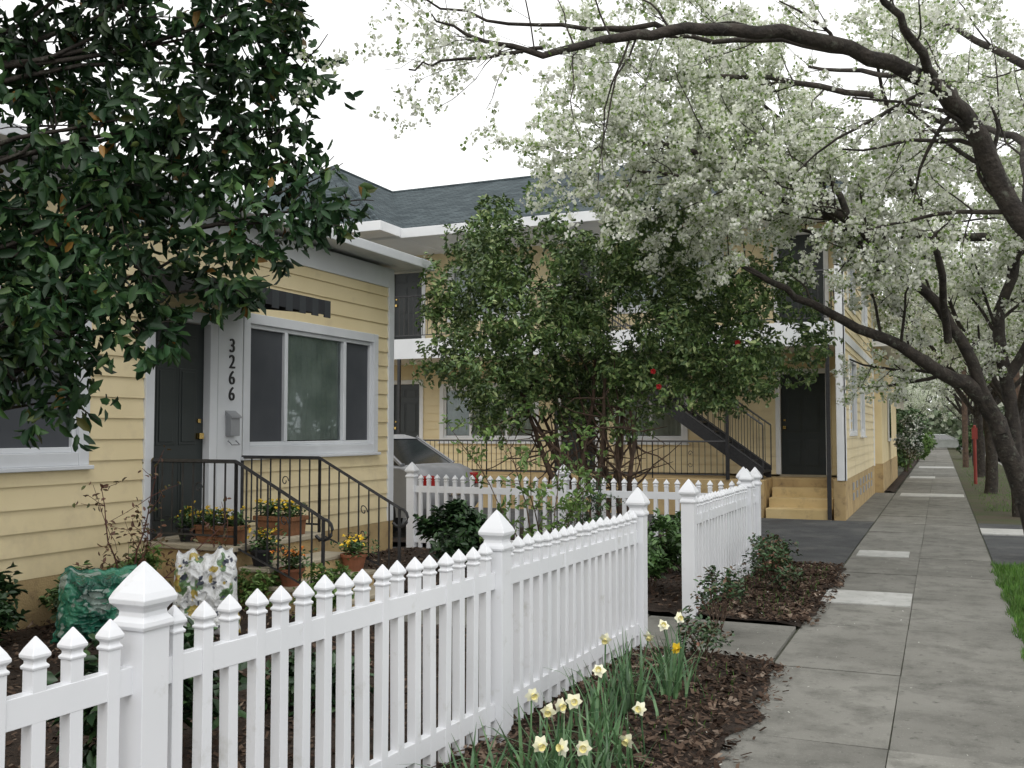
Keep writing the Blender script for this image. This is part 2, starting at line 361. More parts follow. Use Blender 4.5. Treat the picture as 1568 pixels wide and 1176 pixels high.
# ------------------------------------------------------------------ picket fences
def picket_fence(name,posts,ph=1.19,kh=1.03,z0=0):
    mb=MB()
    for (x,y) in posts:
        jx=random.uniform(-.006,.006);jy=random.uniform(-.006,.006)
        mb.loft(x,y,[(z0-.02,.056),(z0+ph-.205,.056)],jx=jx,jy=jy)
        zt=z0+ph-.205
        mb.loft(x+jx,y+jy,[(zt,.063),(zt+.012,.067),(zt+.025,.064),(zt+.04,.052),(zt+.055,.05),(zt+.068,.058),(zt+.08,.071),(zt+.095,.073),(zt+.115,.064),(zt+.15,.042),(zt+.185,.018),(zt+.205,.003)])
    for (xa,ya),(xb,yb) in zip(posts,posts[1:]):
        L=math.hypot(xb-xa,yb-ya); n=int(round(L/.128)); dx=(xb-xa)/L; dy=(yb-ya)/L; nx,ny=-dy,dx
        for zr,hr in ((z0+.13,.085),(z0+kh-.24,.085)):
            a=.056;t=.021
            P=[]
            for zz in (zr,zr+hr):
                P+=[(xa+dx*a+nx*t,ya+dy*a+ny*t,zz),(xb-dx*a+nx*t,yb-dy*a+ny*t,zz),(xb-dx*a-nx*t,yb-dy*a-ny*t,zz),(xa+dx*a-nx*t,ya+dy*a-ny*t,zz)]
            mb.hexa(P)
        ang=math.atan2(dy,dx)+math.pi/4
        for i in range(1,n):
            t=i/n; x=xa+(xb-xa)*t; y=ya+(yb-ya)*t; zt=z0+kh-.09+random.uniform(-.005,.005)
            jx=random.uniform(-.006,.006); jy=random.uniform(-.006,.006)
            mb.loft(x,y,[(z0+.05,.0225),(zt,.0225)],rot=ang,jx=jx,jy=jy)
            mb.loft(x+jx*.9,y+jy*.9,[(zt,.026),(zt+.008,.028),(zt+.016,.021),(zt+.024,.021),(zt+.034,.030),(zt+.042,.030),(zt+.06,.021),(zt+.09,.002)],rot=ang)
    return mb.build(name,vinyl_m,bevel=.003)
picket_fence('white_picket_fence',[(-2.60,-2.2),(-2.44,.1),(-2.31,2.39),(-2.12,4.66),(-2.04,6.96)])
picket_fence('white_picket_fence',[(-1.98,8.32),(-1.96,10.9),(-1.96,11.42)])
picket_fence('white_picket_fence',[(-6.45,11.45),(-4.30,11.45),(-2.09,11.45)])
# ------------------------------------------------------------------ cottage
CX=-6.7; cot=empty('yellow_cottage')
P=PX(CX); W=newW()
w1=(8.36,10.82,1.44,2.74); w2=(4.4,6.13,1.42,2.62); dr=(6.99,7.74,.60,2.66)
mb=MB(); siding(mb,P,-3,11.33,.42,3.75,.185,[w1,w2,dr])
# rear shell (sides/back)
mb.box(-14.5,-6.72-1.3,-3,11.32,.0,3.7,0)
siding(mb,lambda a,z,o:(a,11.33+o,z),-14.5,-6.7,.42,3.75,.185,[])
siding(mb,lambda a,z,o:(a,-3-o,z),-14.5,-6.7,.42,3.75,.185,[])
mb.build('siding_walls',siding_m,cot)
mb=MB(); mb.box(-14.6,-6.685,-3.01,11.345,-.1,.42); mb.build('foundation',base_m,cot)
window(W,P,*w1,mull=(9.02,10.2),screens=((8.40,8.99),(10.23,10.78)))
window(W,P,*w2,mull=(5.25,),screens=((5.28,6.09),))
door(W,P,*dr,tw=.11,knob=1)
t=W['trim']; pbox(t,P,7.86,8.24,.6,3.0,0,.030)      # pilaster with house numbers
pbox(t,P,11.20,11.335,.42,3.6,0,.032); t.box(-6.84,-6.70,11.331,11.362,.42,3.6)
pbox(t,P,-3,11.33,3.5,3.76,0,.03)
finishW(W,cot,trimg_m)
r=MB(); hip(r,-14.7,-6.36,-3.3,11.62,3.88,5.0); r.build('roof',roof_m,cot)
r=MB(); eaves(r,-14.7,-6.36,-3.3,11.62,3.88,.5,g=.11); r.build('gutters',trimg_m,cot,bevel=.01)
mb=MB(); mb.tube([(-9.0,9.2,4.3),(-9.0,9.2,5.0)],.06,10); mb.build('vent_pipe',grey_m,cot)
for i,ch in enumerate('3266'):
    c=bpy.data.curves.new('digit','FONT'); c.body=ch; c.size=.2; c.extrude=.006; c.align_x='CENTER'; c.materials.append(iron_m)
    o=bpy.data.objects.new('house_number_digit',c); o.rotation_euler=(math.pi/2,0,math.pi/2); o.location=(CX+.038,8.06,2.41-i*.165); link(o,cot)
# mailbox
mb=MB(); mb.box(CX+.031,CX+.10,7.98,8.12,1.55,1.76); mb.hexa([(CX+.031,7.97,1.76),(CX+.12,7.97,1.73),(CX+.12,8.13,1.73),(CX+.031,8.13,1.76),(CX+.031,7.97,1.81),(CX+.12,7.97,1.745),(CX+.12,8.13,1.745),(CX+.031,8.13,1.81)])
mb.tube([(CX+.05,8.0,1.5),(CX+.1,8.0,1.46),(CX+.1,8.12,1.46),(CX+.05,8.12,1.5)],.008,5)
mb.build('wall_mailbox',grey_m,bevel=.006)
# awning
mb=MB()
for i in range(14):
    y0=6.8+i*.105; ax=CX+1.08; mb.hexa([(CX,y0,3.10),(ax,y0,2.88),(ax,y0+.105,2.88),(CX,y0+.105,3.10),(CX,y0,3.12+.008*(i%2)),(ax,y0,2.90+.008*(i%2)),(ax,y0+.105,2.90+.008*(i%2)),(CX,y0+.105,3.12+.008*(i%2))],i%2)
    mb.box(ax,ax+.014,y0,y0+.104,2.76-.025*(i%2),2.905,i%2)
for yy in (6.79,8.275): mb.hexa([(CX,yy,2.9),(ax,yy,2.77),(ax,yy+.008,2.77),(CX,yy+.008,2.9),(CX,yy,3.12),(ax,yy,2.90),(ax,yy+.008,2.90),(CX,yy+.008,3.12)],0)
mb.build('door_awning',[M('awning_dark',(.022,.024,.028),rough=.7),M('awning_stripe',(.035,.04,.044),rough=.7)],cot)
# porch
mb=MB(); mb.box(-6.68,-5.7,6.93,8.27,-.05,.54,0); mb.box(-6.68,-5.66,6.90,8.30,.54,.59,1)
for k,(x,z) in enumerate(((-5.66,.41),(-5.36,.26),(-5.06,.12))):
    mb.box(x,x+.32,6.98+.002*k,8.22-.002*k,-.05,z-.04,0); mb.box(x,x+.33,6.96,8.24,z-.04,z,1)
mb.build('porch_steps',[base_m,tread_m],cot,bevel=.01)
mb=MB()
rail(mb,(-6.66,6.97,.59),(-5.7,6.97,.59),.74); rail(mb,(-5.7,6.97,.5),(-4.78,6.97,.14),.83,.72)
rail(mb,(-6.66,8.24,.59),(-5.7,8.24,.59),.74); rail(mb,(-5.7,8.24,.5),(-4.78,8.24,.14),.83,.72)
for y in (6.97,8.24):
    pts=[np.array((-4.78,y,.86))+np.array((.09*math.sin(a),0,.09*math.cos(a)-.09)) for a in np.linspace(0,math.pi*1.3,9)]; mb.tube(pts,.015,5)
mb.build('porch_railing',iron_m,cot)
# ------------------------------------------------------------------ apartment building
apt=empty('apartment_building'); FY=20.5
P=PY(FY); W=newW(); mb=MB()
gd=[(-12.1,-11.35,.72,2.72),(-7.75,-6.95,.72,2.72),(-2.98,-2.1,.72,2.76)]
ud=[(-12.1,-11.3,3.68,5.45),(-7.75,-6.95,3.68,5.6),(-2.98,-2.1,3.68,5.6)]
gw=[(-10.7,-8.4,1.45,2.6),(-6.4,-5.0,1.45,2.6)]; uw=[(-10.5,-8.6,4.3,5.4),(-6.4,-4.2,4.3,5.4)]
siding(mb,P,-20,-1.6,.72,3.22,.185,gd+gw); siding(mb,P,-20,-1.6,3.66,5.85,.185,ud+uw)
PS=PX(-1.6)
sw=[(19.75,21.3,1.6,2.95),(22.6,23.6,1.6,2.95),(19.75,21.3,4.1,5.3),(23.4,25.0,4.1,5.3)]
siding(mb,PS,20.5,27.1,.72,5.85,.185,sw)
siding(mb,PS,18.72,20.5,.72,5.85,.185,sw)
siding(mb,lambda a,z,o:(-1.72-o,a,z),18.72,20.5,.72,5.85,.185,[])
mb.box(-20,-3.0,21.8,29.2,0,5.8); mb.box(-3.0,-2.85,27.0,29.2,0,5.8); mb.box(-20,-1.62,27.09,29.2,0,5.8)
mb.build('siding_walls',siding_m,apt)
for h in gd+ud: door(W,P,*h,tw=.1,knob=-1)
for h in gw+uw: window(W,P,*h,mull=(h[0]+(h[1]-h[0])*.3,h[0]+(h[1]-h[0])*.7) if h[1]-h[0]>2 else ((h[0]+h[1])/2,))
for h in sw[1:2]+sw[3:]: window(W,PS,*h,mull=((h[0]+h[1])/2,))
# shallow windows in the thin wing wall
for h in (sw[0],sw[2]):
    t=W['trim']; pbox(t,PS,h[0]-.1,h[0],h[2]-.1,h[3]+.1,-.05,.035); pbox(t,PS,h[1],h[1]+.1,h[2]-.1,h[3]+.1,-.05,.035)
    pbox(t,PS,h[0],h[1],h[3],h[3]+.1,-.05,.032); pbox(t,PS,h[0],h[1],h[2]-.1,h[2],-.05,.032); pbox(t,PS,(h[0]+h[1])/2-.03,(h[0]+h[1])/2+.03,h[2],h[3],-.05,.004)
    W['inner'].face([PS(h[0],h[2],-.05),PS(h[1],h[2],-.05),PS(h[1],h[3],-.05),PS(h[0],h[3],-.05)],2)
    W['glass'].face([PS(h[0],h[2],-.03),PS(h[1],h[2],-.03),PS(h[1],h[3],-.03),PS(h[0],h[3],-.03)])
t=W['trim']; t.box(-1.73,-1.565,18.66,18.72,.70,5.83); pbox(t,PS,18.66,18.8,.7,5.83,0,.034); pbox(t,PS,26.98,27.12,.7,5.83,0,.034)
pbox(t,PS,18.8,26.98,3.25,3.42,0,.03); pbox(t,PS,18.8,26.98,5.62,5.83,0,.03)
t.box(-14,-1.74,18.75,20.48,3.18,3.62)
finishW(W,apt,trim_m)
mb=MB(); mb.box(-20,-3.05,18.75,20.5,-.05,.68); mb.box(-3.05,-1.80,19.75,20.5,-.05,.68)
mb.box(-1.80,-1.585,18.68,27.12,-.05,.72)
for k in range(3): mb.box(-3.0,-1.84,18.62+k*.38,19.9,-.05+k*.003,.17*(k+1),1); 
mb.build('porch_base',[base_m,step_m],apt,bevel=.012)
mb=MB()
for k in range(7):
    y=20.2+k*.9
    for z in (.25,.45): mb.box(-1.585,-1.574,y,y+.3,z,z+.14)
mb.build('foundation_vents',[grey_m],apt)
r=MB(); hip(r,-20.5,-1.05,18.45,29.6,5.98,8.4); hip(r,-17.8,-10.75,17.6,33,6.0,8.42); r.build('roof',roof_m,apt)
r=MB(); eaves(r,-20.5,-1.05,18.45,29.6,5.98,.5,g=.2); eaves(r,-17.8,-10.75,17.6,33,6.0,.5,g=.2); r.build('gutters_and_soffits',trim_m,apt,bevel=.01)
mb=MB()
for a,b in ((-10.6,-8.8),(-8.8,-7.0),(-7.0,-5.2),(-5.2,-3.7)): rail(mb,(a,18.8,.68),(b,18.8,.68),.72,scroll=a>-9)
for a,b in ((-13.9,-12.0),(-12.0,-10),(-10,-8),(-8,-6),(-6,-4),(-4,-1.8)): rail(mb,(a,18.8,3.62),(b,18.8,3.62),.95,scroll=False)
mb.build('railings',iron_m,apt)
mb=MB()
for x in (-1.86,-3.72,-7.2,-10.9): mb.box(x-.035,x+.035,18.55,18.62,-.0,3.18) if x>-3 else mb.box(x-.03,x+.03,18.71,18.77,.68,3.18)
mb.build('porch_posts',iron_m,apt)
# exterior stair
mb=MB(); x0,z0,x1,z1=-3.1,.72,-6.9,3.62
for yy in (19.0,19.95):
    mb.hexa([(x0,yy,z0-.1),(x1,yy,z1-.28),(x1,yy+.05,z1-.28),(x0,yy+.05,z0-.1),(x0,yy,z0+.17),(x1,yy,z1),(x1,yy+.05,z1),(x0,yy+.05,z0+.17)])
n=15
for k in range(n):
    tt=k/n; x=x0+(x1-x0)*tt; z=z0+(z1-z0)*tt+.08; mb.box(x-.26,x,19.05,19.95,z,z+.04)
rail(mb,(x0,19.02,z0+.1),(x1,19.02,z1-.05),.9,scroll=False); rail(mb,(x0,19.98,z0+.1),(x1,19.98,z1-.05),.9,scroll=False)
mb.build('exterior_stair',iron_m,apt)
mb=MB(); mb.loft(-2.55,20.3,[(2.98,.03),(3.0,.06),(3.1,.075),(3.17,.05)],n=8); mb.build('porch_light',M('lamp_housing',(.02,.02,.02)),apt)
# annex
anx=empty('stucco_house'); W=newW(); P=PX(-1.4); mb=MB()
mb.box(-9,-1.4,27.3,36.5,-.05,3.85,0); mb.box(-9,-1.385,27.29,36.51,-.05,.75,1); mb.build('walls',[stucco_m,base_m],anx)
W['trim'].box(-1.39,-1.35,30.2,31.4,1.3,2.6); W['glass'].face([(-1.34,30.3,1.4),(-1.34,31.3,1.4),(-1.34,31.3,2.5),(-1.34,30.3,2.5)])
W['inner'].face([(-1.345,30.3,1.4),(-1.345,31.3,1.4),(-1.345,31.3,2.5),(-1.345,30.3,2.5)]); finishW(W,anx,trim_m)
r=MB(); hip(r,-9.4,-1.0,26.9,36.9,3.9,5.3); r.build('roof',roof_m,anx); r=MB(); eaves(r,-9.4,-1.0,26.9,36.9,3.9,.4); r.build('gutters',trim_m,anx)
# ------------------------------------------------------------------ foliage machinery
def unit(v): return v/(np.linalg.norm(v,axis=-1,keepdims=True)+1e-9)
def leaves(name,C,T,Nn,s,asp,mat,parent=None,fold=.12,quad=False):
    C=np.asarray(C);T=unit(T);Wd=unit(np.cross(T,Nn));Nr=np.cross(Wd,T)
    s=np.asarray(s)[:,None]; w=s*asp*.5
    if quad:
        V=np.stack([C,C+T*s*.5+Wd*w,C+T*s,C+T*s*.5-Wd*w],1).reshape(-1,3); F=np.arange(len(V)).reshape(-1,4)
    else:
        b=C; tip=C+T*s-Nr*s*.12
        L1=C+T*s*.3+Wd*w*.95+Nr*s*fold; L2=C+T*s*.7+Wd*w*.8+Nr*s*fold*.7
        R1=C+T*s*.3-Wd*w*.95+Nr*s*fold; R2=C+T*s*.7-Wd*w*.8+Nr*s*fold*.7
        V=np.stack([b,L1,L2,tip,R2,R1],1).reshape(-1,3); n=len(C); o=np.arange(n)[:,None]*6
        F=np.concatenate([o+np.array([0,3,2,1]),o+np.array([0,5,4,3])],1).reshape(-1,4)
    return raw_mesh(name,V,F,mat,parent)
def rosettes(cent,axis,k,s0,s1,spread=.9,jit=.02):
    """k leaves around each twig tip"""
    n=len(cent); C=np.repeat(cent,k,0)+rng.normal(0,jit,(n*k,3)); A=np.repeat(unit(axis),k,0)
    R=unit(np.cross(A,rng.normal(0,1,(n*k,3)))); T=unit(R*spread+A*rng.uniform(-.1,.9,(n*k,1))+rng.normal(0,.12,(n*k,3)))
    Nn=unit(A+rng.normal(0,.3,(n*k,3))); s=rng.uniform(s0,s1,n*k); return C,T,Nn,s
def blob_pts(blobs,dens,shell=.55,flat=1.):
    out=[];ax=[]
    for (x,y,z,r) in blobs:
        n=int(dens*r**2.3); d=unit(rng.normal(0,1,(n,3))); rr=r*(shell+(1-shell)*rng.random((n,1))**.7)*(1+.25*rng.normal(0,1,(n,1))*.6)
        p=d*rr*np.array([1,1,flat]); out.append(p+np.array([x,y,z])); ax.append(d)
    return np.concatenate(out),np.concatenate(ax)
def mkpath(p,d,ln,nseg,wob,grav):
    p=np.array(p,float); d=np.array(d,float); d/=np.linalg.norm(d); pts=[p.copy()]
    for i in range(nseg):
        d=d+rng.normal(0,wob,3)+np.array((0,0,grav)); d/=np.linalg.norm(d); p=p+d*ln/nseg; pts.append(p.copy())
    return pts
def at(path,t):
    k=t*(len(path)-1); i=min(int(k),len(path)-2); f=k-i; a,b=np.array(path[i],float),np.array(path[i+1],float); tg=b-a; return a+(b-a)*f,tg/(np.linalg.norm(tg)+1e-9)
def ramify(T,path,r0,r1,lvl,sp,fac=1.):
    n=len(path); T['mb'].tube(path,[r0+(r1-r0)*i/(n-1) for i in range(n)],8 if lvl==0 else (5 if lvl==1 else 3))
    L=sum(np.linalg.norm(np.array(path[i+1])-np.array(path[i])) for i in range(n-1))
    if lvl>=2: T['tw'].append((path,lvl))
    if lvl>=sp['max']: return
    k=int(sp['dens'][lvl]*L*fac+rng.random())
    for _ in range(k):
        t=rng.uniform(sp['t0'][lvl],1); p,tg=at(path,t); pr=unit(np.cross(tg,rng.normal(0,1,3)))
        a=math.radians(rng.uniform(30,75)); d=tg*math.cos(a)+pr*math.sin(a)+np.array((0,0,sp['up'][lvl]))
        ln=sp['len'][lvl]*rng.uniform(.5,1.25)*(1-.25*t); rr=(r0+(r1-r0)*t)*sp['rk'][lvl]
        ramify(T,mkpath(p,d,ln,sp['seg'][lvl],sp['wob'],sp['grav'][lvl]),rr,rr*.35,lvl+1,sp)
def flowers_for(T,per_m,jit,s0,s1,ksz=8):
    C=[];A=[]
    for path,lvl in T['tw']:
        L=sum(np.linalg.norm(path[i+1]-path[i]) for i in range(len(path)-1))
        n=max(2,int(per_m*L*(1 if lvl>2 else .6))); ncl=max(1,int(n/ksz+rng.random()))
        for c in range(ncl):
            p,_=at(path,rng.uniform(.15,1.0)); q=unit(rng.normal(0,1,(ksz,3)))*rng.uniform(.35,1.,(ksz,1))*jit; C.append(p+q); A.append(q)
    C=np.concatenate(C);A=unit(np.concatenate(A)); n=len(C)
    return C,np.cross(A,rng.normal(0,1,(n,3)))+A*.3,A+rng.normal(0,.4,(n,3)),rng.uniform(s0,s1,n)
blossom_m=leafmat('pear_blossom_and_leaf',[(0,(.15,.24,.06)),(.17,(.30,.40,.15)),(.26,(.64,.69,.50)),(.40,(.82,.84,.73)),(1,(.88,.89,.83))],rough=.6,trans=.35,spec=.2,nscale=.8,vlo=.85,vhi=1.04)
def smooth(path,sub=4):
    P=[np.array(p,float) for p in path]; out=[]
    for i in range(len(P)-1):
        p0=P[max(i-1,0)];p1=P[i];p2=P[i+1];p3=P[min(i+2,len(P)-1)]
        for k in range(sub):
            t=k/sub; out.append(.5*((2*p1)+(-p0+p2)*t+(2*p0-5*p1+4*p2-p3)*t*t+(-p0+3*p1-3*p2+p3)*t**3)+rng.normal(0,.012,3))
    out.append(P[-1]); return out
def tree(name,limbs,sp,per_m,jit,s0,s1,asp=.9):
    T={'mb':MB(),'tw':[]}
    for l in limbs: ramify(T,smooth(l[0]),l[1],l[2],0,sp,l[3] if len(l)>3 else 1.)
    e=empty(name); tr=T['mb'].build('trunk_and_branches',bark_m,e,smooth=True)
    C,Tt,Nn,s=flowers_for(T,per_m,jit,s0,s1); fl=leaves('blossoms',C,Tt,Nn,s,asp,blossom_m,e,quad=True)
    return e,tr,fl,len(C)
sp1=dict(max=3,dens=(3.9,5.0,7),t0=(.28,.15,.1),len=(1.35,.62,.26),rk=(.34,.45,.5),seg=(6,4,2),wob=.16,up=(.32,.17,.1),grav=(-.01,-.01,.0))
# mid street tree
T1=[([(1.15,13.93,-.1),(.92,13.83,.95),(.62,13.6,1.70),(.38,13.37,2.13),(.01,13.1,2.32),(-.41,12.7,2.62),(-1.04,12.2,2.92),(-1.65,11.72,3.25),(-2.17,11.27,3.6)],.14,.025,.4),
([(.70,13.62,1.6),(.24,13.2,2.72),(-.11,12.94,3.27),(-.4,12.7,3.5),(-.95,12.24,4.09),(-1.65,11.83,4.54),(-2.62,11.3,4.9),(-3.3,11.0,5.0),(-3.7,10.8,4.9)],.08,.02,1.1),
([(.93,13.83,.7),(.80,13.9,2.0),(.72,13.95,3.11),(.98,14.18,4.14),(.39,13.92,5.51),(-.22,13.65,6.55)],.10,.025),
([(.98,14.18,4.14),(.04,13.33,4.05),(-.98,12.56,4.15),(-1.81,11.87,4.4),(-2.62,11.29,4.55),(-3.2,10.95,4.65)],.06,.015,.9),
([(.39,13.92,5.51),(-.76,13.2,5.88),(-1.88,12.49,6.06),(-2.9,11.83,6.0),(-3.5,11.4,5.7)],.05,.015,1.1),
([(-.4,12.7,3.5),(-1.2,12.6,4.4),(-2.2,12.3,5.2),(-3.1,12.0,5.4)],.05,.015,1.3),
([(-.7,12.5,3.7),(-1.5,12.2,4.5),(-2.3,11.9,4.8),(-3.0,11.6,5.2)],.04,.012,1.4),
([(-.4,12.9,3.5),(-1.1,13.1,4.0),(-1.9,13.0,4.3),(-2.6,12.6,4.6)],.035,.012,1.0),
([(.8,13.9,2.3),(1.4,13.3,3.4),(1.7,12.4,4.6),(1.6,11.8,5.6)],.07,.02),
([(.1,13.1,2.7),(.0,12.0,3.6),(-.3,11.0,4.4),(-.5,10.2,5.2)],.05,.015,.9),
([(.9,14.1,4.0),(1.3,15,5.2),(1.2,15.8,6.4)],.06,.02),
([(-.95,12.24,4.09),(-1.3,12.9,5.0),(-2.0,13.4,5.9),(-2.7,13.5,6.6)],.045,.015)]
_,_,_,n1=tree('flowering_pear_tree',T1,sp1,160,.055,.032,.058)
# near street tree (overhead limbs)
sp0=dict(max=3,dens=(3.3,4.7,5.5),t0=(.25,.15,.1),len=(.95,.5,.24),rk=(.28,.45,.5),seg=(6,4,2),wob=.18,up=(.22,.08,.0),grav=(-.03,-.03,-.02))
T0=[([(1.55,7.4,-.1),(1.5,7.45,1.2),(1.15,7.5,2.2),(.54,7.33,3.0),(.27,7.1,3.52),(.04,6.78,3.78),(-.37,6.39,3.94),(-.82,5.97,4.0),(-1.34,5.64,3.98),(-1.66,5.38,3.87),(-2.04,5.11,3.77),(-2.31,4.88,3.79),(-2.53,4.68,3.9)],.095,.004),
([(.04,6.78,3.78),(-.1,6.39,4.0),(-.31,6.09,4.24),(-.8,5.6,4.6)],.035,.01),
([(1.45,7.45,1.6),(1.6,7.9,2.8),(1.3,8.6,3.9),(.7,9.2,4.7),(.1,9.6,5.3)],.08,.02),
([(-.37,6.39,3.94),(-.9,6.5,4.15),(-1.5,6.45,4.25),(-2.0,6.2,4.3)],.028,.008,.6),
([(.27,7.1,3.52),(.1,7.8,4.1),(-.4,8.4,4.5),(-1.0,8.8,4.8)],.04,.012,1.),
([(-1.34,5.64,3.98),(-1.8,5.6,4.05),(-2.4,5.5,4.15),(-2.9,5.3,4.3)],.02,.006,.7),
([(-2.04,5.11,3.77),(-2.3,4.93,3.72),(-2.52,4.78,3.66),(-2.66,4.66,3.6)],.012,.005,1.3),
([(.54,7.33,3.0),(.6,8.0,3.7),(.3,8.8,4.1),(-.2,9.5,4.3)],.04,.012,1.2),
([(1.5,7.45,1.9),(2.2,6.9,3.2),(2.6,6.2,4.4)],.07,.02)]
_,_,_,n0=tree('flowering_pear_tree',T0,sp0,115,.036,.018,.036)
# background street trees
sp2=dict(max=3,dens=(3.6,3.6,5),t0=(.3,.15,.1),len=(1.6,.7,.35),rk=(.35,.45,.5),seg=(5,3,2),wob=.16,up=(.3,.1,.1),grav=(-.01,-.01,0))
def generic(sx=1.):
    L=[([(0,0,-.1),(.05,0,1.0),(-.05,.05,2.2)],.16,.13,0)]
    for k in range(7):
        a=k*2*math.pi/7+rng.uniform(-.3,.3); s=rng.uniform(1.8,2.8)*sx
        L.append(([(-.05,.05,2.1),(math.cos(a)*s*.35,math.sin(a)*s*.35,3.1),(math.cos(a)*s*.75,math.sin(a)*s*.75,4.3),(math.cos(a)*s,math.sin(a)*s,5.7)],.075,.02))
    return L
e2,tr2,fl2,n2=tree('flowering_pear_tree',generic(),sp2,60,.09,.06,.10); e2.location=(1.15,28.2,0)
for (x,y,rz,s) in ((1.35,20.8,2.0,.9),(1.25,38,1.,1.0),(1.5,50,4.,1.05),(1.5,66,.4,1.15),(-3.2,43,.8,1.0),(-4.5,52,3.8,1.1),(-4,66,5.,1.1),(12.8,30,1,1.2),(12.8,48,3,1.2),(-2.2,78,1.3,.8),(2.2,84,2.9,.8)):
    e=empty('flowering_pear_tree'); e.location=(x,y,0); e.rotation_euler=(0,0,rz); e.scale=(s,s,s)
    for src in (tr2,fl2):
        o=bpy.data.objects.new(src.name,src.data); link(o,e)
# camellia tree centre
cam_leaf=leafmat('camellia_leaf',[(0,(.05,.10,.03)),(.5,(.11,.185,.055)),(.85,(.20,.28,.09)),(1,(.36,.42,.19))],rough=.42,trans=0,spec=.5,nscale=1.6,vlo=.65,vhi=1.35)
ct=empty('camellia_tree'); cx,cy=-4.35,13.1
blobs=[]
def inlobes(p):
    for (a,b,c,ra,rb,rc) in ((-5.55,12.5,3.0,1.3,1.2,1.35),(-3.1,13.2,2.9,1.65,1.4,1.2),(-5.25,12.8,4.2,1.0,1.0,.8),(-3.9,13.2,4.15,1.1,1.1,.75),(-4.4,12.9,2.9,1.5,1.3,1.3),(-2.0,13.3,3.2,.6,.7,.6)):
        if ((p[0]-a)/ra)**2+((p[1]-b)/rb)**2+((p[2]-c)/rc)**2<1: return True
    return False
while len(blobs)<300:
    p=np.array([rng.uniform(-6.9,-1.4),rng.uniform(11.3,15.0),rng.uniform(1.55,5.1)])
    if inlobes(p) and mnoise.noise(Vector(p*1.1))>-.36: blobs.append((*p,rng.uniform(.18,.38)))
C,A=blob_pts(blobs,560,shell=.45); A=A+np.array([0,0,.5])
C,T,Nn,s=rosettes(C,A,6,.05,.095); n3=len(C); leaves('crown_leaves',C,T,Nn,s,.5,cam_leaf,ct)
mb=MB()
for k in range(12):
    a=rng.uniform(0,6.28); d=np.array((math.cos(a)*.42,math.sin(a)*.42,1.)); p0=(cx+rng.uniform(-.35,.45),cy+rng.uniform(-.3,.3),-.02)
    pt=mkpath(p0,d,rng.uniform(2.0,3.0),9,.09,.05); mb.tube(pt,[.055-.004*i for i in range(10)],6)
    for j in range(4,9):
        for q in range(2):
            c=mkpath(pt[j],rng.normal(0,1,3)+np.array((0,0,.5)),rng.uniform(.6,1.0),4,.2,.0); mb.tube(c,[.018,.014,.01,.007,.004],4)
mb.build('stems',bark2_m,ct,smooth=True)
fm=MB()
red_m=M('camellia_flower_red',(.50,.03,.03),(.36,.02,.03),rough=.6)
for (x,y,z) in ((-3.6,12.0,4.75),(-3.3,12.0,2.35),(-2.9,12.1,4.2),(-2.3,12.3,2.7),(-3.2,11.9,2.15)):
    for r in range(3):
        for k in range(5):
            a=k*1.257+r*.6; rr=.03-.008*r
            c=np.array((x,y-.01*r,z)); u=np.array((math.cos(a),0,math.sin(a)));w=np.array((-math.sin(a),0,math.cos(a)))
            fm.face([c,c+u*rr+w*rr*.6+np.array((0,-.012*r,0)),c+u*rr*1.25+np.array((0,-.02,0)),c+u*rr-w*rr*.6+np.array((0,-.012*r,0))])
fm.build('red_flowers',red_m,ct)
# left evergreen tree
ev_leaf=leafmat('evergreen_leaf',[(0,(.013,.036,.015)),(.5,(.025,.066,.024)),(.85,(.05,.11,.033)),(.98,(.09,.15,.045)),(.99,(.18,.09,.02)),(1,(.24,.13,.03))],rough=.45,trans=.12,spec=.35,nscale=2,vlo=.5)
et=empty('evergreen_tree')
bl=[(-4.5,3.75,3.70,.35),(-4.35,3.8,3.25,.35),(-4.41,3.75,2.8,.42),(-4.3,3.6,2.25,.42),(-4.25,3.5,1.86,.27),(-4.05,4.0,3.86,.36),(-3.9,4.1,3.35,.34),(-4.05,4.0,2.95,.42),(-3.94,3.95,2.5,.4),(-3.9,4.0,2.12,.24),
(-3.66,4.4,3.9,.40),(-3.66,4.4,3.25,.42),(-3.62,4.43,2.72,.36),(-3.65,4.4,2.42,.22),(-3.38,4.66,3.72,.26),(-3.36,4.66,3.02,.27),(-3.5,4.5,4.05,.28),(-3.28,4.72,2.84,.2),(-3.45,4.6,3.35,.2),
(-4.4,3.7,4.4,.5),(-3.9,4.1,4.5,.5),(-3.5,4.5,4.5,.35),(-4.8,3.2,3.6,.6),(-4.9,3.2,2.7,.6),(-4.7,3.0,4.5,.6),(-4.6,4.3,3.6,.3),(-4.4,4.5,3.0,.35),(-4.75,4.1,2.6,.4),(-4.5,3.0,2.1,.35),(-3.18,4.85,2.95,.16),(-5.3,3.2,3.3,.5),(-4.15,3.75,1.75,.18),(-4.15,3.65,2.1,.28),(-4.55,3.6,2.1,.3)]
C,A=blob_pts(bl,720,shell=.2); A=A*.6+np.array([0,0,-.4])+rng.normal(0,.4,C.shape)
C,T,Nn,s=rosettes(C,A,6,.065,.118,spread=.7); T=T+np.array([0,0,-.45]); n4=len(C); leaves('crown_leaves',C,T,Nn+np.array([0,0,.4]),s,.42,ev_leaf,et,fold=.08)
mb=MB(); mb.tube(smooth([(-4.9,3.1,-.05),(-4.85,3.1,1.2),(-4.75,3.25,2.2),(-4.6,3.4,3.2),(-4.5,3.5,4.6)]),[.12-.003*i for i in range(17)],8)
